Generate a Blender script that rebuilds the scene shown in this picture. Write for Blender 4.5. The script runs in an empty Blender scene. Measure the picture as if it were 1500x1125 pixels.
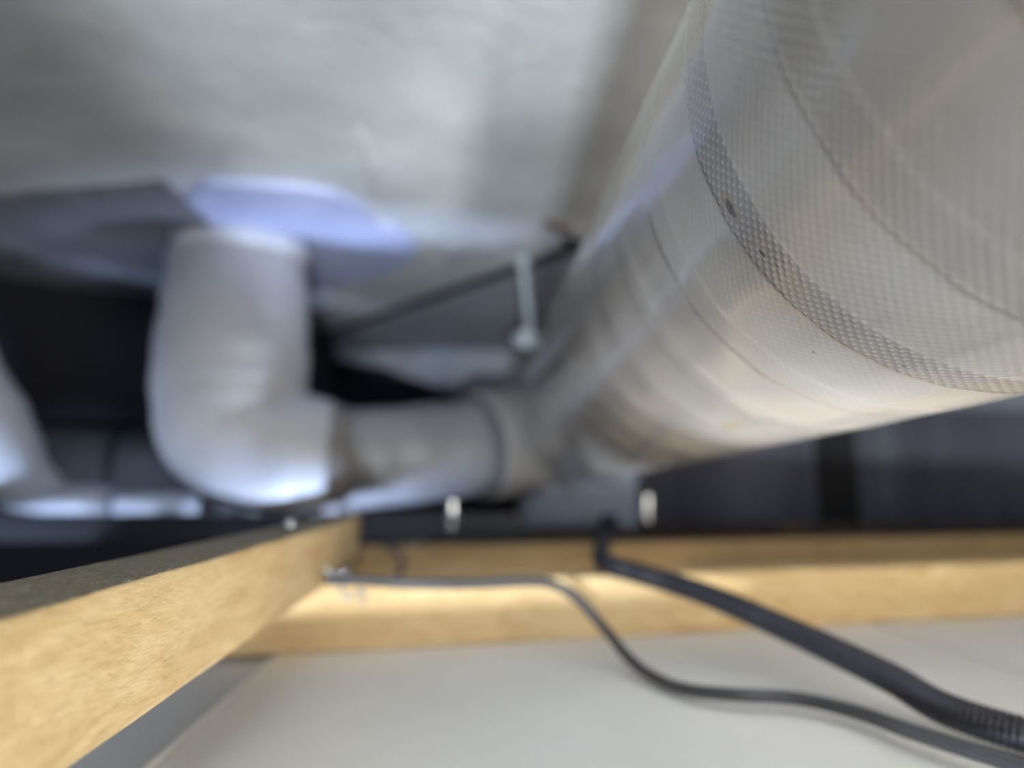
import bpy, bmesh, math, random
from mathutils import Vector, Matrix, noise
random.seed(4)
S = bpy.context.scene
C = S.collection
# ------------------------------------------------------------------ camera
F = 1100.0                                     # focal length in pixels of the 1500x1125 frame
YAW, PITCH = math.radians(-3.23), math.radians(7.92)
cam_d = bpy.data.cameras.new('camera'); cam = bpy.data.objects.new('camera', cam_d); C.objects.link(cam)
cam_d.sensor_width = 36; cam_d.lens = 36 * F / 1500
cam_d.clip_start = 0.005; cam_d.clip_end = 50
R = Matrix.Rotation(YAW, 3, 'Z') @ Matrix.Rotation(math.pi / 2 + PITCH, 3, 'X')
cam.rotation_euler = R.to_euler()
cam.location = (0, 0, 0)
cam_d.dof.use_dof = True
cam_d.dof.focus_distance = 0.165
cam_d.dof.aperture_fstop = 5.4
cam_d.dof.aperture_blades = 0
S.camera = cam
# ------------------------------------------------------------------ world, light, exposure
W = bpy.data.worlds.new('world'); S.world = W; W.use_nodes = True
bg = W.node_tree.nodes['Background']
bg.inputs[0].default_value = (0.55, 0.6, 0.8, 1); bg.inputs[1].default_value = 0.012
S.view_settings.view_transform = 'Standard'; S.view_settings.look = 'None'
S.view_settings.exposure = 0.15; S.view_settings.gamma = 1.0
S.view_settings.use_curve_mapping = False

def area(name, loc, target, size, power, color, size_y=None, spread=180):
    l = bpy.data.lights.new(name, 'AREA'); l.energy = power; l.color = color
    l.shape = 'RECTANGLE'; l.size = size; l.size_y = size_y or size; l.spread = math.radians(spread)
    o = bpy.data.objects.new(name, l); C.objects.link(o); o.location = loc
    o.rotation_euler = (Vector(target) - Vector(loc)).to_track_quat('-Z', 'Y').to_euler()
    return o
# room light entering by the open ceiling hatch the camera looks out of
area('hatch_light', (0.40, -0.20, -0.15), (0.2, 0.6, 0.05), 0.30, 3.1, (1.0, 0.90, 0.74), spread=140)
# hand lamp held in the hatch just under and behind the lens, beside the near batten
area('hand_lamp', (-0.044, -0.42, -0.060), (-0.02, 0.50, 0.16), 0.035, 0.2, (0.86, 0.94, 1.0))
# room lamp below, behind the photographer, shining up through the hatch
area('room_lamp', (0.003, -0.60, -0.155), (0.03, -0.27, 0.25), 0.05, 15.5, (0.88, 0.95, 1.0))
# narrow lamp added below the big pipe to brighten its underside
area('pipe_underlight', (0.14, 0.00, -0.21), (0.125, 0.275, 0.025), 0.06, 0.18, (0.94, 0.97, 1.0), spread=34)
# cool light coming up through the gaps left between the ceiling boards under the drain pipes
area('gap_light', (-0.11, 0.690, -0.30), (-0.15, 0.80, 0.05), 0.05, 0.47, (0.56, 0.69, 1.0), spread=64)
area('pipe_rim_fill', (0.16, 0.56, -0.22), (0.125, 0.56, 0.02), 0.05, 0.10, (0.86, 0.92, 1.0), spread=60)  # added to brighten the far underside of the big pipe
area('branch_pipe_fill', (-0.56, 0.45, -0.25), (-0.42, 0.80, 0.0), 0.06, 0.27, (0.58, 0.72, 1.0), spread=60)  # added to light the thin white pipe from below

# ------------------------------------------------------------------ helpers
def ray(px, py):
    return R @ Vector(((px - 750) / F, (562.5 - py) / F, -1.0))
def onY(px, py, Y): d = ray(px, py); return d * (Y / d.y)
def onZ(px, py, Z): d = ray(px, py); return d * (Z / d.z)

def link(name, me, m=None, parent=None):
    o = bpy.data.objects.new(name, me); C.objects.link(o)
    if m is not None:
        for mm in (m if isinstance(m, (list, tuple)) else [m]): me.materials.append(mm)
    if parent is not None: o.parent = parent
    return o
def tag(o, label=None, cat=None, group=None, kind=None):
    if label: o['label'] = label
    if cat: o['category'] = cat
    if group: o['group'] = group
    if kind: o['kind'] = kind
    return o
def thing(name, label, cat, loc, group=None):
    o = bpy.data.objects.new(name, None); C.objects.link(o); o.location = loc; o.empty_display_size = 0.02
    return tag(o, label, cat, group)
def local(o):
    """child meshes are written in world coordinates: shift them into the parent's frame"""
    for ch in o.children:
        if ch.type == 'MESH':
            ch.data.transform(Matrix.Translation(-o.location))
            for g in ch.children:
                if g.type == 'MESH' : g.data.transform(Matrix.Translation(-o.location))
def centre(o):
    """put a single mesh thing's origin on its own geometry"""
    me = o.data; n = len(me.vertices); c = Vector()
    for v in me.vertices: c += v.co
    c /= n; me.transform(Matrix.Translation(-c)); o.location = c
    for g in o.children: g.data.transform(Matrix.Translation(-c))
    return o
def smooth(me, on=True):
    me.polygons.foreach_set('use_smooth', [on] * len(me.polygons))

def spline(pts, n=10):
    P = [Vector(p) for p in pts]; out = []
    P = [P[0] * 2 - P[1]] + P + [P[-1] * 2 - P[-2]]
    for i in range(1, len(P) - 2):
        a, b, c, d = P[i - 1:i + 3]
        for k in range(n):
            t = k / n
            out.append(0.5 * ((2 * b) + (c - a) * t + (2 * a - 5 * b + 4 * c - d) * t * t + (3 * b - a - 3 * c + d) * t ** 3))
    out.append(P[-2].copy()); return out
def resample(P, step):
    out = [P[0].copy()]; acc = 0
    for a, b in zip(P, P[1:]):
        L = (b - a).length; 
        if L < 1e-9: continue
        while acc + L >= step:
            t = (step - acc) / L; a = a.lerp(b, t); out.append(a.copy()); L = (b - a).length; acc = 0
            if L < 1e-9: break
        acc += L
    return out
def tube(path, rad, seg=32, caps=True, wob=None):
    """swept tube with minimal twist; rad is a number, a list or f(i/n)"""
    n = len(path); vs = []; fs = []
    T = [(path[min(i + 1, n - 1)] - path[max(i - 1, 0)]).normalized() for i in range(n)]
    u = T[0].orthogonal().normalized()
    for i in range(n):
        u = (u - T[i] * u.dot(T[i])).normalized(); w = T[i].cross(u)
        r = rad(i / (n - 1)) if callable(rad) else (rad[i] if isinstance(rad, list) else rad)
        for k in range(seg):
            a = 2 * math.pi * k / seg
            rr = r + (wob(i / (n - 1), a) if wob else 0)
            vs.append(path[i] + (u * math.cos(a) + w * math.sin(a)) * rr)
    for i in range(n - 1):
        for k in range(seg):
            k2 = (k + 1) % seg
            fs.append((i * seg + k, i * seg + k2, (i + 1) * seg + k2, (i + 1) * seg + k))
    if caps:
        fs.append(tuple(reversed(range(seg)))); fs.append(tuple((n - 1) * seg + k for k in range(seg)))
    me = bpy.data.meshes.new('m'); me.from_pydata(vs, [], fs); 
    bm = bmesh.new(); bm.from_mesh(me); bmesh.ops.recalc_face_normals(bm, faces=bm.faces); bm.to_mesh(me); bm.free()
    smooth(me); return me
def prism(poly, dz, bevel=0.0):
    """poly: list of 3D points in a plane, extruded by the vector dz"""
    bm = bmesh.new(); vv = [bm.verts.new(p) for p in poly]; f = bm.faces.new(vv)
    r = bmesh.ops.extrude_face_region(bm, geom=[f])
    bmesh.ops.translate(bm, verts=[e for e in r['geom'] if isinstance(e, bmesh.types.BMVert)], vec=dz)
    bmesh.ops.recalc_face_normals(bm, faces=bm.faces)
    if bevel: bmesh.ops.bevel(bm, geom=bm.edges[:], offset=bevel, segments=2, affect='EDGES', clamp_overlap=True)
    me = bpy.data.meshes.new('m'); bm.to_mesh(me); bm.free(); return me
def box(x0, x1, y0, y1, z0, z1, bevel=0.0):
    return prism([(x0, y0, z0), (x1, y0, z0), (x1, y1, z0), (x0, y1, z0)], Vector((0, 0, z1 - z0)), bevel)
def lumber(p0, p1, width, z0, z1, cuts=60, bev=0.0012, seed=0, rough=0.0004):
    """sawn batten: p0,p1 = near lower edge ends (xy), width goes to the left of p0->p1"""
    a, b = Vector((p0[0], p0[1], 0)), Vector((p1[0], p1[1], 0))
    d = (b - a).normalized(); s = Vector((-d.y, d.x, 0)); L = (b - a).length
    prof = []
    h = z1 - z0; w = width
    for cx, cz, a0 in ((bev, bev, 180), (w - bev, bev, 270), (w - bev, h - bev, 0), (bev, h - bev, 90)):
        for k in range(3):
            t = math.radians(a0 + 45 * k); prof.append((cx + bev * math.cos(t), cz + bev * math.sin(t)))
    # subdivide the long sides of the profile a little
    pr = []
    for i, p in enumerate(prof):
        q = prof[(i + 1) % len(prof)]; dist = math.hypot(q[0] - p[0], q[1] - p[1]); m = 4 if dist > bev * 2 else 1
        for k in range(m): pr.append((p[0] + (q[0] - p[0]) * k / m, p[1] + (q[1] - p[1]) * k / m))
    n = len(pr); vs = []; fs = []
    for i in range(cuts + 1):
        t = i / cuts
        for (x, z) in pr:
            q = a + d * L * t + s * x + Vector((0, 0, z0 + z))
            nn = noise.noise_vector(Vector((q.x * 30 + seed, q.y * 30, q.z * 90)))
            vs.append(q + nn * rough)
    for i in range(cuts):
        for k in range(n):
            k2 = (k + 1) % n; fs.append((i * n + k, (i + 1) * n + k, (i + 1) * n + k2, i * n + k2))
    fs.append(tuple(range(n))); fs.append(tuple(reversed([cuts * n + k for k in range(n)])))
    me = bpy.data.meshes.new('m'); me.from_pydata(vs, [], fs)
    bm = bmesh.new(); bm.from_mesh(me); bmesh.ops.recalc_face_normals(bm, faces=bm.faces); bm.to_mesh(me); bm.free()
    smooth(me); return me

# ------------------------------------------------------------------ materials
class NT:
    def __init__(s, name):
        s.m = bpy.data.materials.new(name); s.m.use_nodes = True; s.t = s.m.node_tree; s.n = s.t.nodes; s.b = s.n['Principled BSDF']
    def add(s, kind, **kw):
        o = s.n.new(kind)
        for k, v in kw.items(): setattr(o, k, v)
        return o
    def l(s, a, b): s.t.links.new(a, b)
    def val(s, sock, v):
        if isinstance(v, bpy.types.NodeSocket): s.l(v, sock)
        else: sock.default_value = v
    def math(s, op, a, b=0.0, c=0.0, clamp=False):
        o = s.add('ShaderNodeMath', operation=op, use_clamp=clamp)
        s.val(o.inputs[0], a); s.val(o.inputs[1], b); s.val(o.inputs[2], c); return o.outputs[0]
    def mix(s, f, a, b, mode='MIX'):
        o = s.add('ShaderNodeMix', data_type='RGBA', blend_type=mode)
        s.val(o.inputs[0], f); s.val(o.inputs[6], a); s.val(o.inputs[7], b); return o.outputs[2]
    def coord(s, which='Object', scale=(1, 1, 1), rot=(0, 0, 0), loc=(0, 0, 0)):
        c = s.add('ShaderNodeTexCoord'); mp = s.add('ShaderNodeMapping'); s.l(c.outputs[which], mp.inputs[0])
        mp.inputs['Scale'].default_value = scale; mp.inputs['Rotation'].default_value = rot; mp.inputs['Location'].default_value = loc
        return mp.outputs[0]
    def noise(s, vec, scale, detail=4, rough=0.5, dist=0.0):
        o = s.add('ShaderNodeTexNoise'); s.l(vec, o.inputs['Vector']); o.inputs['Scale'].default_value = scale
        o.inputs['Detail'].default_value = detail; o.inputs['Roughness'].default_value = rough; o.inputs['Distortion'].default_value = dist
        return o.outputs[0]
    def ramp(s, f, stops):
        o = s.add('ShaderNodeValToRGB'); s.l(f, o.inputs[0]); e = o.color_ramp.elements
        while len(e) < len(stops): e.new(0.5)
        for k, (p, c) in enumerate(stops): e[k].position = p; e[k].color = c if len(c) == 4 else (*c, 1)
        return o.outputs[0]
    def step(s, f, a, b):
        o = s.add('ShaderNodeMapRange', clamp=True, interpolation_type='SMOOTHSTEP'); s.l(f, o.inputs[0])
        o.inputs[1].default_value = a; o.inputs[2].default_value = b; o.inputs[3].default_value = 0; o.inputs[4].default_value = 1
        return o.outputs[0]
    def bump(s, h, strength, dist):
        o = s.add('ShaderNodeBump'); s.l(h, o.inputs['Height']); o.inputs['Strength'].default_value = strength; o.inputs['Distance'].default_value = dist
        s.l(o.outputs[0], s.b.inputs['Normal']); return o
def rgb(r, g, b):
    f = lambda c: (c / 255) / 12.92 if c / 255 <= 0.04045 else ((c / 255 + 0.055) / 1.055) ** 2.4
    return (f(r), f(g), f(b), 1)

def simple(name, c0, c1, scale=20, rough=0.6, metal=0.0, bump=0.0, bscale=200, stretch=(1, 1, 1), spec=0.5):
    t = NT(name); v = t.coord('Object', stretch)
    t.l(t.ramp(t.noise(v, scale, 5, 0.6), [(0.3, c0), (0.7, c1)]), t.b.inputs['Base Color'])
    t.b.inputs['Roughness'].default_value = rough; t.b.inputs['Metallic'].default_value = metal
    t.b.inputs['Specular IOR Level'].default_value = spec
    if bump: t.bump(t.noise(v, bscale, 4), 1.0, bump)
    return t.m

def concrete(name, c0, c1, c2):
    t = NT(name); v = t.coord('Object')
    a = t.ramp(t.noise(v, 5.5, 6, 0.62, 0.4), [(0.32, c0), (0.5, c1), (0.68, c2)])
    pits = t.step(t.noise(v, 55, 3, 0.5), 0.66, 0.72)
    col = t.mix(t.math('MULTIPLY', pits, 0.35), a, c0)
    col = t.mix(t.math('MULTIPLY', t.step(t.noise(v, 14, 4, 0.6), 0.5, 0.75), 0.3), col, c2)
    t.l(col, t.b.inputs['Base Color']); t.b.inputs['Roughness'].default_value = 0.85
    t.bump(t.noise(v, 60, 6, 0.6), 1.0, 0.0012); return t.m
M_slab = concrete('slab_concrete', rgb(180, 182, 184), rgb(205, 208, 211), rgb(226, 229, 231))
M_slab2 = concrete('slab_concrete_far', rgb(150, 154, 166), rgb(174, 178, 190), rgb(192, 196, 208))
M_face = concrete('beam_concrete', rgb(135, 139, 150), rgb(155, 160, 172), rgb(178, 183, 195))
M_wall = simple('dark_wall', rgb(120, 122, 138), rgb(186, 188, 204), 2.2, 0.9, stretch=(2.4, 1, 0.35), bump=0.002, bscale=40)
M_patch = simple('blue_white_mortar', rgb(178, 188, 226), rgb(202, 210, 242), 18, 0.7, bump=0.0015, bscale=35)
M_patchg = simple('shaded_mortar', rgb(112, 113, 120), rgb(142, 144, 152), 18, 0.8, bump=0.0015, bscale=35)  # shade on the left part of the patch put into the colour
M_hole2 = simple('dark_joint_and_shade', rgb(26, 27, 34), rgb(36, 37, 46), 12, 0.9)  # joint fill, and shade of the void put into the colour
M_mortar = simple('mortar_blob', rgb(175, 180, 190), rgb(200, 205, 215), 30, 0.8, bump=0.001, bscale=90)
M_board = simple('board_face', rgb(228, 228, 225), rgb(242, 242, 240), 7, 0.85, bump=0.0003, bscale=160)
M_board_old = simple('board_face_grey', rgb(180, 181, 184), rgb(198, 199, 201), 7, 0.85, bump=0.0003, bscale=160)
M_edge = simple('board_edge', rgb(205, 205, 203), rgb(228, 228, 226), 30, 0.8)
M_white = simple('white_pvc', rgb(212, 218, 232), rgb(232, 236, 246), 9, 0.38, bump=0.0004, bscale=14)
M_whitecpl = simple('white_pvc_coupling', rgb(200, 208, 226), rgb(224, 230, 242), 9, 0.4)
M_greybox = simple('grey_plastic', rgb(120, 132, 158), rgb(146, 158, 184), 8, 0.5)
M_dark = simple('dark_painted_steel', rgb(20, 21, 28), rgb(36, 38, 48), 12, 0.5)
M_insul = simple('dark_insulation', rgb(60, 60, 62), rgb(84, 84, 86), 14, 0.9, bump=0.001, bscale=60)
M_steel = simple('zinc_steel', rgb(205, 212, 220), rgb(232, 236, 242), 40, 0.10, metal=1.0)
M_rodm = simple('galvanised_rod', rgb(170, 180, 186), rgb(196, 206, 212), 60, 0.45, metal=0.4)
M_conduit = simple('black_conduit', rgb(26, 27, 36), rgb(40, 41, 52), 60, 0.42)
M_cable = simple('dark_cable', rgb(52, 53, 58), rgb(72, 73, 78), 40, 0.38)
M_rust = simple('rusty_iron', rgb(92, 68, 56), rgb(128, 104, 92), 90, 0.8)
M_hole = simple('deep_hole', rgb(40, 40, 48), rgb(56, 56, 64), 90, 0.9)

def wood(name, lo, mid, hi, axis_rot=0.0, top=None, wear=0.0):
    t = NT(name)
    v = t.coord('Object', (1, 1, 1), (0, 0, axis_rot))
    mp = t.add('ShaderNodeMapping'); t.l(v, mp.inputs[0]); mp.inputs['Scale'].default_value = (6, 1, 6)
    st = mp.outputs[0]
    g = t.noise(st, 22, 6, 0.62, 1.2)
    col = t.ramp(g, [(0.25, lo), (0.5, mid), (0.75, hi)])
    fine = t.noise(st, 120, 4, 0.6)
    col = t.mix(t.math('MULTIPLY', t.step(fine, 0.5, 0.8), 0.25), col, lo)
    blot = t.noise(v, 9, 3, 0.5)
    col = t.mix(t.math('MULTIPLY', t.step(blot, 0.5, 0.72), 0.35), col, hi)
    # knots
    vo = t.add('ShaderNodeTexVoronoi'); mk = t.add('ShaderNodeMapping'); t.l(v, mk.inputs[0]); mk.inputs['Scale'].default_value = (30, 7, 30)
    t.l(mk.outputs[0], vo.inputs['Vector']); vo.inputs['Scale'].default_value = 1.0
    kn = t.math('SUBTRACT', 1.0, t.step(vo.outputs['Distance'], 0.05, 0.22))
    col = t.mix(t.math('MULTIPLY', kn, 0.45), col, rgb(176, 126, 70))
    h = fine
    if top:
        ge = t.add('ShaderNodeNewGeometry'); sp = t.add('ShaderNodeSeparateXYZ'); t.l(ge.outputs['Normal'], sp.inputs[0])
        co = t.add('ShaderNodeTexCoord'); so = t.add('ShaderNodeSeparateXYZ'); t.l(co.outputs['Object'], so.inputs[0])
        up = t.step(sp.outputs['Z'], 0.6, 0.85)
        fib = t.noise(st, 260, 3, 0.7)
        tc = t.ramp(fib, [(0.3, top[0]), (0.58, top[1]), (0.72, top[2])])
        col = t.mix(up, col, tc)
        h = t.math('ADD', h, t.math('MULTIPLY', up, fib))
    t.l(col, t.b.inputs['Base Color']); t.b.inputs['Roughness'].default_value = 0.62
    t.bump(h, 1.0, 0.0006); return t.m
M_woodL = wood('sawn_pine_near', rgb(194, 164, 116), rgb(216, 190, 144), rgb(230, 208, 166), 0.0,
               top=(rgb(92, 82, 62), rgb(128, 116, 92), rgb(190, 184, 166)))
M_woodC = wood('sawn_pine_cross', rgb(196, 162, 112), rgb(220, 190, 140), rgb(234, 210, 166), math.radians(90))
M_woodD = wood('sawn_pine_darker', rgb(176, 142, 96), rgb(202, 168, 118), rgb(216, 186, 136), math.radians(90))  # slightly darker tone of the crosswise pine
M_woodDD = wood('dark_brown_batten', rgb(46, 34, 26), rgb(62, 46, 36), rgb(76, 60, 48), math.radians(90))  # much darker brown tone for the farthest batten

SPECKS = [(3.62, .1585, .062, .0036, rgb(120, 112, 92), .8), (3.62, .1588, .040, .0019, rgb(48, 42, 34), .95),
          (3.787, .1580, .020, .0009, rgb(70, 50, 42), .9), (4.15, .178, .008, .0005, rgb(70, 62, 52), .8),
          (4.34, .161, .010, .0005, rgb(90, 76, 56), .7), (4.37, .278, .030, .014, rgb(150, 140, 108), .8),
          (3.05, .30, .05, .003, rgb(120, 104, 66), .6)]
# tape wrapped insulation -------------------------------------------------
PITCHW = 0.0435
def tape_mat(name, base, overlap, warm, coarse=1.0, near=True):
    t = NT(name)
    uv = t.add('ShaderNodeUVMap'); uv.uv_map = 'metric'; sep = t.add('ShaderNodeSeparateXYZ'); t.l(uv.outputs[0], sep.inputs[0])
    tp = t.add('ShaderNodeUVMap'); tp.uv_map = 'tape'; sp2 = t.add('ShaderNodeSeparateXYZ'); t.l(tp.outputs[0], sp2.inputs[0])
    u, s = sep.outputs[0], sep.outputs[1]; ang, ph = sp2.outputs[0], t.math('FRACT', sp2.outputs[1])
    # ph: 0 at a lap edge, growing away from the edge towards the viewer
    lap = t.math('SUBTRACT', 1.0, t.step(ph, 0.32, 0.345))
    # the lap just under the big dirt spot is the widest and darkest one
    near_lap = t.math('SUBTRACT', 1.0, t.step(t.math('ABSOLUTE', t.math('SUBTRACT', s, .155)), .012, .022))
    lapw = t.math('ADD', 0.16, t.math('MULTIPLY', near_lap, 0.44))
    lap = t.math('MULTIPLY', lap, t.math('ADD', 0.35, t.math('MULTIPLY', near_lap, 0.65)))
    n1 = t.noise(uv.outputs[0], 22, 4, 0.5)
    n2 = t.noise(uv.outputs[0], 160, 3, 0.6)
    col = t.ramp(n1, [(0.3, base[0]), (0.7, base[1])])
    col = t.mix(t.math('MULTIPLY', lap, lapw), col, overlap)
    col = t.mix(t.math('MULTIPLY', t.step(n2, 0.5, 0.8), 0.12), col, base[0])
    # dotted embossing of the tape
    k = 2 * math.pi / (0.0028 * coarse)
    a = t.math('SINE', t.math('MULTIPLY', u, k)); b = t.math('SINE', t.math('MULTIPLY', s, k * 0.85))
    dots = t.math('MULTIPLY', t.math('MULTIPLY', a, b), 1.0)
    dotm = t.step(dots, 0.35, 0.9)
    amt = t.math('ADD', 0.06, t.math('MULTIPLY', lap, 0.6))
    col = t.mix(t.math('MULTIPLY', t.math('MULTIPLY', dotm, amt), 0.30), col, rgb(222, 218, 208))
    col = t.mix(t.math('MULTIPLY', t.math('SUBTRACT', 1.0, t.step(t.math('ADD', s, t.math('MULTIPLY', t.math('SUBTRACT', ang, 3.6), -.0032)), .1165, .1195)), .45), col, rgb(118, 113, 108))   # the nearest turn is of duller tape
    # thin dark edge at the lap
    edge = t.math('SUBTRACT', 1.0, t.step(ph, 0.004, 0.016))
    en = t.step(t.noise(uv.outputs[0], 60, 2), 0.42, 0.6)
    col = t.mix(t.math('MULTIPLY', edge, t.math('ADD', 0.25, t.math('MULTIPLY', en, 0.5))), col, rgb(96, 84, 66))
    if near:
        # old yellowed glue line running along the upper left flank
        gn = t.noise(uv.outputs[0], 45, 3, 0.6)
        w0 = t.math('ADD', ang, t.math('MULTIPLY', t.math('SUBTRACT', gn, 0.5), 0.14))
        glue = t.math('MULTIPLY', t.step(w0, 2.60, 2.68), t.math('SUBTRACT', 1.0, t.step(w0, 3.06, 3.16)))
        col = t.mix(t.math('MULTIPLY', glue, 0.85), col, rgb(138, 116, 66))
        # dirt specks, each at its own place on the tape (angle rad, metres along, half sizes)
        for (a0, s0, ra, rs, c, st) in SPECKS:
            da = t.math('DIVIDE', t.math('SUBTRACT', ang, a0), ra); ds = t.math('DIVIDE', t.math('SUBTRACT', s, s0), rs)
            d2 = t.math('ADD', t.math('MULTIPLY', da, da), t.math('MULTIPLY', ds, ds))
            d2 = t.math('ADD', d2, t.math('MULTIPLY', t.math('SUBTRACT', n2, 0.5), 1.2))
            f = t.math('SUBTRACT', 1.0, t.step(d2, 0.15, 1.0))
            col = t.mix(t.math('MULTIPLY', f, st), col, c)
    t.l(col, t.b.inputs['Base Color'])
    t.b.inputs['Roughness'].default_value = 0.26
    t.b.inputs['Specular IOR Level'].default_value = 0.8
    h = t.math('ADD', t.math('MULTIPLY', dots, t.math('ADD', 0.28, t.math('MULTIPLY', lap, 0.42))), t.math('MULTIPLY', n2, 0.5))
    t.b.inputs['Coat Weight'].default_value = 0.6; t.b.inputs['Coat Roughness'].default_value = 0.10; t.b.inputs['Coat IOR'].default_value = 1.55
    cb = t.add('ShaderNodeBump'); t.l(h, cb.inputs['Height']); cb.inputs['Strength'].default_value = 0.5; cb.inputs['Distance'].default_value = 0.00004
    t.l(cb.outputs[0], t.b.inputs['Coat Normal'])
    t.bump(h, 0.9, 0.00009)
    return t.m

# ------------------------------------------------------------------ setting
ZS, ZB, ZT = 0.25, -0.083, -0.049          # slab underside, board top, batten top

slab = thing('ceiling', 'grey concrete slab over the whole ceiling void', None, (0, 0.5, ZS)); slab['kind'] = 'structure'
def flat(name, pts, m, parent, z, th):
    return link(name, prism([Vector((p[0], p[1], z)) for p in pts], Vector((0, 0, th)), 0.0015), m, parent)
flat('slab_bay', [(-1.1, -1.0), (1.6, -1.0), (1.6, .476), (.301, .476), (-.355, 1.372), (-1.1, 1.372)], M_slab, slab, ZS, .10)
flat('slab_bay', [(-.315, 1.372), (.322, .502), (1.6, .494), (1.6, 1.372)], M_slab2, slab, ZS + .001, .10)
flat('groove_backing', [(-.37, 1.376), (.28, .47), (1.6, .47), (1.6, .50), (.34, .51), (-.31, 1.376)], M_hole2, slab, ZS + .003, .02)
# down-stand concrete beam across the back with a ragged lower edge
rag = [(-1.1, .245), (-.30, .243), (-.24, .236), (-.20, .226), (-.16, .222), (-.12, .206), (-.09, .196), (-.06, .184), (-.02, .172), (.02, .170),
       (.07, .160), (.2, .15), (.5, .152), (1.0, .148), (1.6, .15)]
poly = [Vector((-1.1, 1.374, .35))] + [Vector((x, 1.374, z + .004 * noise.noise(Vector((x * 40, 0, 0))))) for x, z in rag] + [Vector((1.6, 1.374, .35))]
link('downstand', prism(poly, Vector((0, .04, 0)), 0.0), M_face, slab)
# irregular blue-white mortar patch round the pipe penetration
pp = [(-150, 300), (-60, 290), (0, 283), (100, 274), (180, 268), (240, 262), (300, 259), (350, 260), (400, 264), (450, 268), (490, 276), (520, 290),
      (538, 306), (552, 322), (580, 328), (600, 340), (612, 356), (606, 374), (580, 390), (540, 404), (490, 416), (440, 426), (370, 434), (300, 437),
      (220, 432), (150, 424), (70, 412), (0, 400), (-150, 385)]
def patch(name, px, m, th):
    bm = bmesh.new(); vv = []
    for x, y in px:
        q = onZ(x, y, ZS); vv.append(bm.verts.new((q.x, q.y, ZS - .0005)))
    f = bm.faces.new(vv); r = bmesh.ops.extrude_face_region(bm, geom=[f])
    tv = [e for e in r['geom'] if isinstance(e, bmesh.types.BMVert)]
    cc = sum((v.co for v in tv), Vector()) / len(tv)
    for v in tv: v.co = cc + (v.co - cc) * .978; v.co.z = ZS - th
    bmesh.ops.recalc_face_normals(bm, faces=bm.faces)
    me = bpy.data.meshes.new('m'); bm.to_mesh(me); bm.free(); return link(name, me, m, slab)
cut = [(240, 260), (268, 282), (300, 312), (322, 332), (318, 380), (300, 437)]
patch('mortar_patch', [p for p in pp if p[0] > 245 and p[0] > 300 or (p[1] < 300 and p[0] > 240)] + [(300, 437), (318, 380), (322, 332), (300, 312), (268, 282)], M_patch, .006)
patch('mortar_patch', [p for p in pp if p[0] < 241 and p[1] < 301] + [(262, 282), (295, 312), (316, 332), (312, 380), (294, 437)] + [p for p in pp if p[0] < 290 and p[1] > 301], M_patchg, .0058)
# near-black block added behind the riser to keep the left void dark
link('void_shade_block', prism([Vector(v) for v in ((-1.1, .86, .085), (-.56, .90, .085), (-.33, .985, .085), (-.235, 1.03, .085), (-.235, 1.30, .085), (-1.1, 1.30, .085))], Vector((0, 0, .166)), .003), M_hole2, slab)
def blob(name, c, rx, ry, rz, m, parent, seed=0, rot=0, sub=3):
    bm = bmesh.new(); bmesh.ops.create_icosphere(bm, subdivisions=sub, radius=1)
    for v in bm.verts:
        k = 1 + .25 * noise.noise(v.co * 1.6 + Vector((seed, 0, 0))); x, y, z = v.co.x * rx * k, v.co.y * ry * k, v.co.z * rz * k
        v.co = Vector((c[0] + x * math.cos(rot) - y * math.sin(rot), c[1] + x * math.sin(rot) + y * math.cos(rot), c[2] + z))
    me = bpy.data.meshes.new('m'); bm.to_mesh(me); bm.free(); smooth(me); return link(name, me, m, parent)
for k, (x, y, w) in enumerate([(664, 371, .016), (713, 364, .012), (640, 386, .008)]):
    q = onZ(x, y, ZS); blob('mortar_dab', q, w, w * 1.3, .0025, M_mortar, slab, k * 7)
qa, qb = onZ(527, 185, ZS), onZ(548, 292, ZS)          # formwork ridge
link('formwork_ridge', tube(resample(spline([qa, (qa + qb) / 2 + Vector((.003, 0, 0)), qb], 8), .012), lambda t: .0045 * math.sin(math.pi * min(max(t, .04), .96)) + .0005, 10), M_slab, slab)
q = onZ(832, 352, ZS); blob('chipped_hole', (q.x, q.y, ZS), .010, .012, .0015, M_hole, slab, 3)
q = onZ(836, 334, ZS); blob('chipped_rim', (q.x, q.y, ZS), .022, .007, .004, M_mortar, slab, 5, .5)
local(slab)

for nm, b in (('wall_left', (-1.2, -1.1, -1.1, 2.4, ZB - .02, .36)), ('wall_right', (1.6, 1.7, -1.1, 2.4, ZB - .02, .36)),
              ('wall_back', (-1.1, 1.6, 1.75, 1.85, ZB - .02, .36)), ('wall_front', (-1.1, 1.6, -1.1, -1.0, ZB - .02, .36))):
    tag(link(nm, box(*b, bevel=.002), M_wall), kind='structure')
# pale vertical stain boards / pilasters on the back wall
wb = bpy.data.objects['wall_back']
link('void_shade_sheet', box(-1.09, .28, 1.735, 1.751, ZB - .02, .35, .002), M_hole2, wb)  # near-black sheet, shade of the void below the beam put into colour
for (px, w, m) in ((1225, .05, M_insul), (1292, .022, M_face), (1395, .10, M_wall), (1030, .06, M_wall)):
    q = onY(px, 700, 1.75); link('pilaster', box(q.x - w, q.x + w, 1.738, 1.751, ZB - .02, .35, .003), m, wb)

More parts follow.
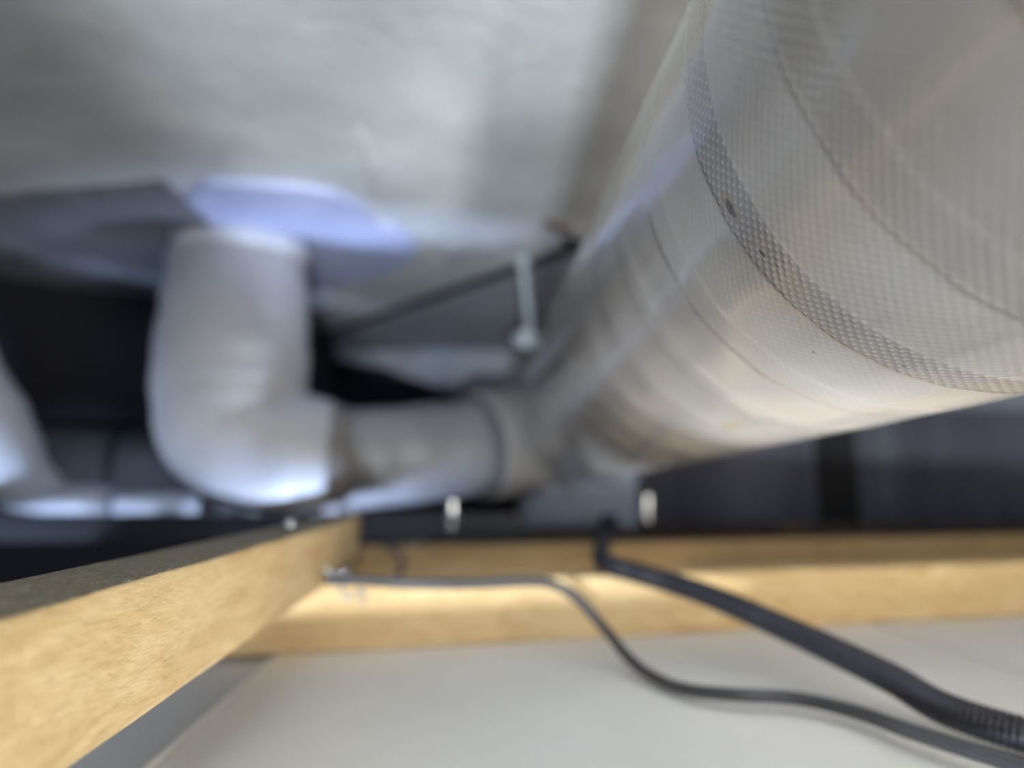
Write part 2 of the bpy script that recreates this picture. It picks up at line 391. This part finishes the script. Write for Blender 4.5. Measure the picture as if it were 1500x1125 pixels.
# suspended ceiling boards, seen from above: laid side by side with open joints
brd = thing('floor', 'plasterboard ceiling panels seen from above', None, (0.08, 0.35, ZB)); brd['kind'] = 'structure'
def panel(x0, x1, y0, y1, dz=0.0, m=M_board, nm='ceiling_board'):
    p = link(nm, box(x0, x1, y0, y1, ZB - .0095 + dz, ZB + dz, .0008), m, brd); return p
panel(-.62, -.0965, -.95, .50, -.0015, M_board_old)
panel(-.0938, .2505, .185, .50)
panel(.2530, .62, .185, .60, -.0006)
panel(.62, 1.58, -.95, .60); panel(-.0938, .62, -.95, -.62)
panel(-.38, -.255, .50, .77, 0, M_board_old); panel(-.38, .2195, .77, .998, 0, M_board_old)
panel(-1.08, -.62, -.95, .50, 0, M_board_old); panel(.22, 1.58, .60, 1.0); panel(-.10, 1.58, 1.0, 1.74, 0, M_board_old)
# raised paper edge at the left joint
link('board_edge_tape', tube([Vector((-.0952, y, ZB - .0002)) for y in (.0, .15, .3, .45, .6)], .0017, 8), M_edge, brd)
local(brd)

# ------------------------------------------------------------------ timber battens
def batten(label, p0, p1, w, z0, z1, m, seed, group=None):
    o = link('batten', lumber(p0, p1, w, z0, z1, seed=seed), m); centre(o)
    return tag(o, label, 'batten', group)
batten('near pale pine batten at lower left with a rough grey top', (-.062, -.45), (-.0745, .53), .0255, ZT, -.019, M_woodL, 1)
batten('added timber packer under the near batten, out of view, blocking light', (-.0655, -.45), (-.0655, .10), .0255, ZB, ZT, M_woodD, 7)  # unseen piece added to keep lamp light off the left slab
batten('bright pine batten lying across the ceiling panels, nearest crosswise one', (-.36, .344), (.62, .545), .031, ZB, ZT, M_woodC, 2)
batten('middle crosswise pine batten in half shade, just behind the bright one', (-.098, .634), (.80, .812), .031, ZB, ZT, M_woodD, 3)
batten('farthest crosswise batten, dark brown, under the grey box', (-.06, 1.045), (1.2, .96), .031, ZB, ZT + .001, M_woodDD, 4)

# ------------------------------------------------------------------ big tape wrapped pipe
X0, Z0, SX, SZ, RB = .1245, .1004, -.0019, -.0235, .0745
def axis(s): return Vector((X0 + SX * s, s, Z0 + SZ * s))
def gth(t): return .0032 * (t - 3.0) if t <= 5.0 else .0064 + (t - 5.0) * (PITCHW - .008) / (2 * math.pi - 2.5)
def wrapped(s0, s1, m, parent):
    ss = []; s = s0
    while s < s1:
        ss.append(s); s += .0011 if 0.06 < s < .36 else (.0022 if .36 < s < .6 else .005)
    ss.append(s1); N = 220; vs = []; uv = []; tp = []
    for s in ss:
        c = axis(s)
        for k in range(N + 1):
            t = 2.5 + 2 * math.pi * k / N
            ph = (.1615 + gth(t) - s) / PITCHW + 20; fr = ph % 1.0
            kk = k % N
            r = RB
            if fr < .33: r += .00010
            r += .00008 * (1 - fr)
            r += .0005 * noise.noise(Vector((math.cos(t) * 1.5, math.sin(t) * 1.5, s * 26)))
            far = min(max((s - .30) / .2, 0), 1)
            r += far * .0009 * noise.noise(Vector((math.cos(t) * .9 + 4, math.sin(t) * .9, s * 34 + t % 6.283 * 0)))
            # a few soft pulled creases in the film near the viewer
            r += .00025 * noise.noise(Vector((math.cos(t) * 9, math.sin(t) * 9, s * 8)))
            e = min(s1 - s, .02) / .02; r -= .006 * (1 - math.sqrt(max(1 - (1 - e) ** 2, 0)))
            vs.append(c + Vector((math.cos(t) * r, 0, math.sin(t) * r))); uv.append((t * RB, s)); tp.append((t if t < 2 * math.pi + 2.5 else t, ph))
    fs = []
    for i in range(len(ss) - 1):
        for k in range(N):
            a = i * (N + 1) + k; fs.append((a, a + N + 1, a + N + 2, a + 1))
    me = bpy.data.meshes.new('m'); me.from_pydata(vs, [], fs)
    for nm, src in (('metric', uv), ('tape', tp)):
        lay = me.uv_layers.new(name=nm); flatv = []
        for p in me.polygons:
            for vi in p.vertices: flatv += src[vi]
        lay.data.foreach_set('uv', flatv)
    smooth(me); return link('wrapping', me, m, parent)
M_tape = tape_mat('wrapping_tape', (rgb(142, 139, 136), rgb(156, 153, 149)), rgb(106, 104, 106), None)
bp = thing('insulated_pipe', 'large pipe wrapped in dotted grey tape, filling the upper right', 'pipe', axis(.2))
wrapped(-.40, .815, M_tape, bp)
# closing disc rings at both ends
for s, d in ((-.3995, -1), (.8148, 1)):
    link('end_face', tube([axis(s), axis(s + d * .001)], RB - .006, 64), M_insul, bp)
local(bp)

# ------------------------------------------------------------------ drain pipe at left
def wrapmat(name, c0, c1, band):
    t = NT(name); v = t.coord('Object')
    t.l(t.ramp(t.noise(v, 12, 4, 0.5), [(0.3, c0), (0.7, c1)]), t.b.inputs['Base Color'])
    t.b.inputs['Roughness'].default_value = .5
    t.bump(t.noise(v, 25, 4), 1.0, .002); return t.m
M_wrap = wrapmat('old_pipe_wrap', rgb(184, 186, 192), rgb(204, 206, 210), None)
M_wrap2 = wrapmat('brown_grey_wrap', rgb(118, 114, 112), rgb(138, 134, 132), None)
M_wrap3 = wrapmat('grey_pipe_wrap', rgb(104, 104, 106), rgb(122, 122, 124), None)
dp = thing('drain_pipe', 'pale wrapped drain pipe dropping from the slab and turning right in an elbow', 'pipe', (-.237, .75, ZS))
vx, vy = -.2360, .752
path = spline([(vx - .001, vy, .236), (vx, vy, .20), (vx, vy, .15), (vx, vy, .10)], 8)
def wv(t, a): return .0004 * math.sin(t * 21 + a) + .0008 * noise.noise(Vector((math.cos(a) * 2, math.sin(a) * 2, t * 9)))
link('riser', tube(resample(path, .003), lambda t: .0640 + .0095 * min(t * 1.35, 1) ** .8, 64, wob=wv), M_wrap, dp)
link('bare_collar', tube([Vector((vx + .004, vy - .002, z)) for z in (.244, .238, .228)], .0665, 64), M_white, dp)
path = spline([(vx, vy, .104), (vx, vy, .085), (vx + .003, vy, .064), (vx + .022, vy + .002, .046), (vx + .052, vy + .006, .036), (vx + .085, vy + .012, .031), (vx + .098, vy + .014, .030)], 8)
link('elbow', tube(resample(path, .003), lambda t: .0735 - .016 * t ** 1.1, 64, wob=wv), M_wrap, dp)
link('coupling', tube([Vector((-.150, .766, .030)), Vector((-.128, .772, .031))], .0545, 64), M_wrap2, dp)
path = spline([(-.145, .767, .030), (-.09, .785, .033), (-.03, .805, .040), (.015, .825, .046)], 8)
link('pipe_run', tube(resample(path, .004), lambda t: .0500 + .002 * t, 64, wob=wv), M_wrap3, dp)
link('joint_band', tube([Vector((.000, .817, .045)), Vector((.017, .826, .047))], .0555, 64), M_insul, dp)
path = spline([(.010, .823, .046), (.050, .846, .054), (.092, .862, .064), (.1205, .848, .076), (.1227, .832, .0802), (.1228, .8192, .0806)], 10)
link('bend', tube(resample(path, .004), .0600, 64, wob=wv), M_wrap2, dp)
local(dp)

# thin white branch pipe and dark insulated pipe behind it, at far left
wp = thing('branch_pipe', 'thin white plastic pipe running left from below the drain elbow, with couplings', 'pipe', (-.35, .80, -.01))
def runx(a, b, r, m, nm, Y=.80):
    A, B = onY(a[0], a[1], Y), onY(b[0], b[1], Y); return link(nm, tube([A, A.lerp(B, .5), B], r, 40), m, wp)
runx((165, 739), (310, 741), .0125, M_white, 'pipe_run'); runx((70, 731), (165, 738), .0165, M_white, 'pipe_run')
runx((300, 742), (345, 744), .0145, M_insul, 'coupling'); runx((160, 738), (172, 739), .0140, M_greybox, 'coupling')
P_ = [onY(78, 727, .80), onY(58, 718, .798), onY(30, 702, .79), onY(0, 672, .78), onY(-40, 628, .77), onY(-80, 570, .76), onY(-110, 500, .75)]
link('swept_bend', tube(resample(spline(P_, 8), .004), lambda t: .0185 + .034 * min(t * 2.0, 1) ** .9, 48), M_white, wp)
local(wp)
ip = thing('lagged_pipe', 'dark lagged pipe in shade behind the thin white pipe', 'pipe', (-.4, .98, .02))
A, B = onY(70, 680, .99), onY(330, 690, .97)
link('lagging', tube(resample([A, A.lerp(B, .5), B], .01), .055, 48, wob=lambda t, a: .002 * math.sin(t * 40 + a)), M_insul, ip)
link('clamp', tube([A.lerp(B, .45), A.lerp(B, .50)], .0575, 48), M_dark, ip)
local(ip)

# ------------------------------------------------------------------ steel rail, box, hangers
def channel(x0, x1, y, z0, z1):
    w = .022; t = .002; h = z1 - z0
    prof = [(0, 0), (w, 0), (w, t), (t, t), (t, h - t), (w, h - t), (w, h), (0, h)]
    return prism([Vector((x0, y + a, z0 + b)) for a, b in prof], Vector((x1 - x0, 0, 0)))
rl = link('steel_channel', channel(-.75, .052, .715, -.0475, -.0235), M_dark); centre(rl)
tag(rl, 'black steel channel running under the drain elbow and thin white pipe', 'rail')

def rod_bolt(name, label, px, y0, y1, Y, r, group=None, nut=True):
    A, B = onY(px, y0, Y), onY(px, y1, Y)
    o = thing(name, label, 'bolt', (A.x, A.y, B.z))
    n = 26; P = [Vector((A.x, A.y, B.z + (A.z - B.z) * k / n)) for k in range(n + 1)]
    link('shank', tube(P, [r * (1 if k % 2 else .88) for k in range(n + 1)], 24), M_steel, o)
    if nut:
        zc = B.z + (A.z - B.z) * .45
        link('nut', tube([Vector((A.x, A.y, zc - r * .7)), Vector((A.x, A.y, zc + r * .7))], r * 1.8, 6, True), M_steel, o).data.polygons.foreach_set('use_smooth', [False] * 8)
    local(o); return o
rod_bolt('hanger_bolt', 'shiny upright bolt on the black channel below the pipe bend', 663, 733, 776, .712, .0042)
rod_bolt('hanger_bolt', 'shiny upright bolt right of the grey box under the big pipe', 948, 724, 766, .93, .0048)
def screw(label, px, py, Y, r):
    c = onY(px, py, Y); o = thing('screw', label, 'screw', c)
    bm = bmesh.new(); bmesh.ops.create_uvsphere(bm, u_segments=24, v_segments=14, radius=r)
    for v in bm.verts:
        if v.co.z < 0: v.co.z *= .35
        v.co += c
    me = bpy.data.meshes.new('m'); bm.to_mesh(me); bm.free(); smooth(me); link('head', me, M_steel, o)
    link('shank', tube([c - Vector((0, 0, r * .2)), c - Vector((0, 0, r * 3.2))], r * .42, 12), M_steel, o); local(o)
screw('bright screw head in the top of the near batten', 425, 771, .365, .0036)
screw('dull screw head at the far end of the near batten', 517, 753, .500, .0026)

bx = thing('junction_box', 'blue-grey plastic box behind the big pipe with a black conduit leaving it', 'box', (.14, .92, -.045))
q0, q1 = onY(763, 768, .90), onY(932, 700, .90)
x0, x1 = q0.x, q1.x; zb = ZT + .0025; zt = q1.z
prof = [(x0, zb), (x1, zb), (x1, zt + .004), (x0 + .070, zt + .004), (x0 + .032, zt - .011), (x0, zt - .026)]
link('housing', prism([Vector((a, .895, b)) for a, b in prof], Vector((0, .07, 0)), .003), M_greybox, bx)
lid = [(x0 + .006, zb + .006), (x1 - .006, zb + .006), (x1 - .006, zt - .004), (x0 + .070, zt - .004), (x0 + .034, zt - .016), (x0 + .006, zt - .030)]
link('lid', prism([Vector((a, .890, b)) for a, b in lid], Vector((0, .006, 0)), .0015), M_greybox, bx)
q = onY(893, 762, .885); link('conduit_gland', tube([Vector((q.x, .887, zb + .016)), Vector((q.x, .887, zb - .003))], .0095, 24), M_dark, bx)
local(bx)

# hanger: rod from the slab, nut and clip holding the big pipe
hg = thing('pipe_hanger', 'pale hanger rod from the slab to the left flank of the big pipe', 'hanger', (.0585, .80, ZS))
a, b = onY(765, 372, .80), onY(777, 486, .80); a.z = ZS
n = 90; P = [a.lerp(b, k / n) for k in range(n + 1)]
link('rod', tube(P, [.0050 if k % 2 else .0045 for k in range(n + 1)], 20), M_rodm, hg)
link('ceiling_anchor', tube([Vector((a.x, a.y, ZS)), Vector((a.x, a.y, ZS - .006))], .008, 24), M_rodm, hg)
c = onY(757, 497, .80); 
link('clip', prism([Vector(v) for v in ((b.x - .003, .792, b.z + .004), (c.x - .004, .792, c.z), (c.x - .002, .792, c.z - .006), (.080, .792, c.z - .016), (.081, .792, c.z - .012), (b.x + .006, .792, b.z - .006))], Vector((0, .016, 0)), .0008), M_rodm, hg)
link('nut', tube([c + Vector((0, -.010, 0)), c + Vector((0, -.002, 0))], .0062, 6), M_steel, hg)
local(hg)
q = onZ(818, 327, ZS)
an = blob('rusty_anchor', (q.x, q.y, ZS - .004), .0045, .022, .004, M_rust, None, 2, -.9); centre(an)
tag(an, 'rusty iron stub set in the slab beside the upper left flank of the big pipe', 'anchor')

# ------------------------------------------------------------------ cables
def P3(px, py, Y): return onY(px, py, Y)
pts = [P3(893, 768, .872), P3(888, 782, .70), P3(884, 796, .57), P3(880, 811, .48), P3(888, 826, .425), P3(932, 839, .405), P3(980, 853, .390), P3(1040, 873, .366), P3(1150, 920, .327), P3(1230, 957, .300),
       P3(1310, 996, .277), P3(1400, 1045, .254)]
e = pts[-1]; pts += [Vector((e.x + .022, e.y - .034, ZB + .0062)), Vector((e.x + .050, e.y - .085, ZB + .0062)), Vector((e.x + .09, e.y - .16, ZB - .01))]
for p in pts: p.z = max(p.z, ZB + .0062) if p.y > .18 else p.z
path = resample(spline(pts, 24), .00055)
cn = link('corrugated_conduit', tube(path, [.0056 if (k // 2) % 2 else .0049 for k in range(len(path))], 20), M_conduit); centre(cn)
tag(cn, 'thick black corrugated conduit curving down from the grey box to the lower right', 'conduit')
pts = [P3(478, 850, .372), P3(540, 851, .371), P3(600, 855, .371), P3(700, 855, .375), P3(780, 852, .380), P3(815, 858, .383), P3(845, 876, .380), P3(885, 920, .368), P3(925, 968, .347), P3(965, 996, .325),
       P3(1010, 1011, .305), P3(1080, 1018, .292), P3(1165, 1023, .286), P3(1250, 1042, .270), P3(1330, 1070, .2465), P3(1410, 1096, .229)]
e = pts[-1]; pts += [e + Vector((.012, -.028, 0)), e + Vector((.022, -.075, 0))]
for p in pts: p.z = max(p.z, ZB + .0027)
path = resample(spline(pts, 12), .0016)
cb = link('cable', tube(path, .0025, 16), M_cable); centre(cb)
tag(cb, 'thin grey cable running along the bright batten and over the panels', 'cable')
pts = [P3(565, 800, .60), P3(585, 812, .56), P3(588, 835, .50), P3(570, 850, .44), P3(550, 853, .39)]
c2 = link('cable', tube(resample(spline(pts, 10), .002), .0021, 12), M_cable); centre(c2)
tag(c2, 'short dark cable looping over the middle batten behind the end of the near batten', 'cable')
# twisted wire tie on the side of the near batten
pts = [Vector((-.068, .372, -.038)), Vector((-.062, .376, -.045)), Vector((-.058, .372, -.052)), Vector((-.052, .380, -.049)), Vector((-.050, .372, -.055))]
c3 = link('wire_tie', tube(resample(spline(pts, 8), .001), .0009, 10), M_rodm); centre(c3)
tag(c3, 'thin pale wire sticking out where the near batten meets the bright one', 'wire')
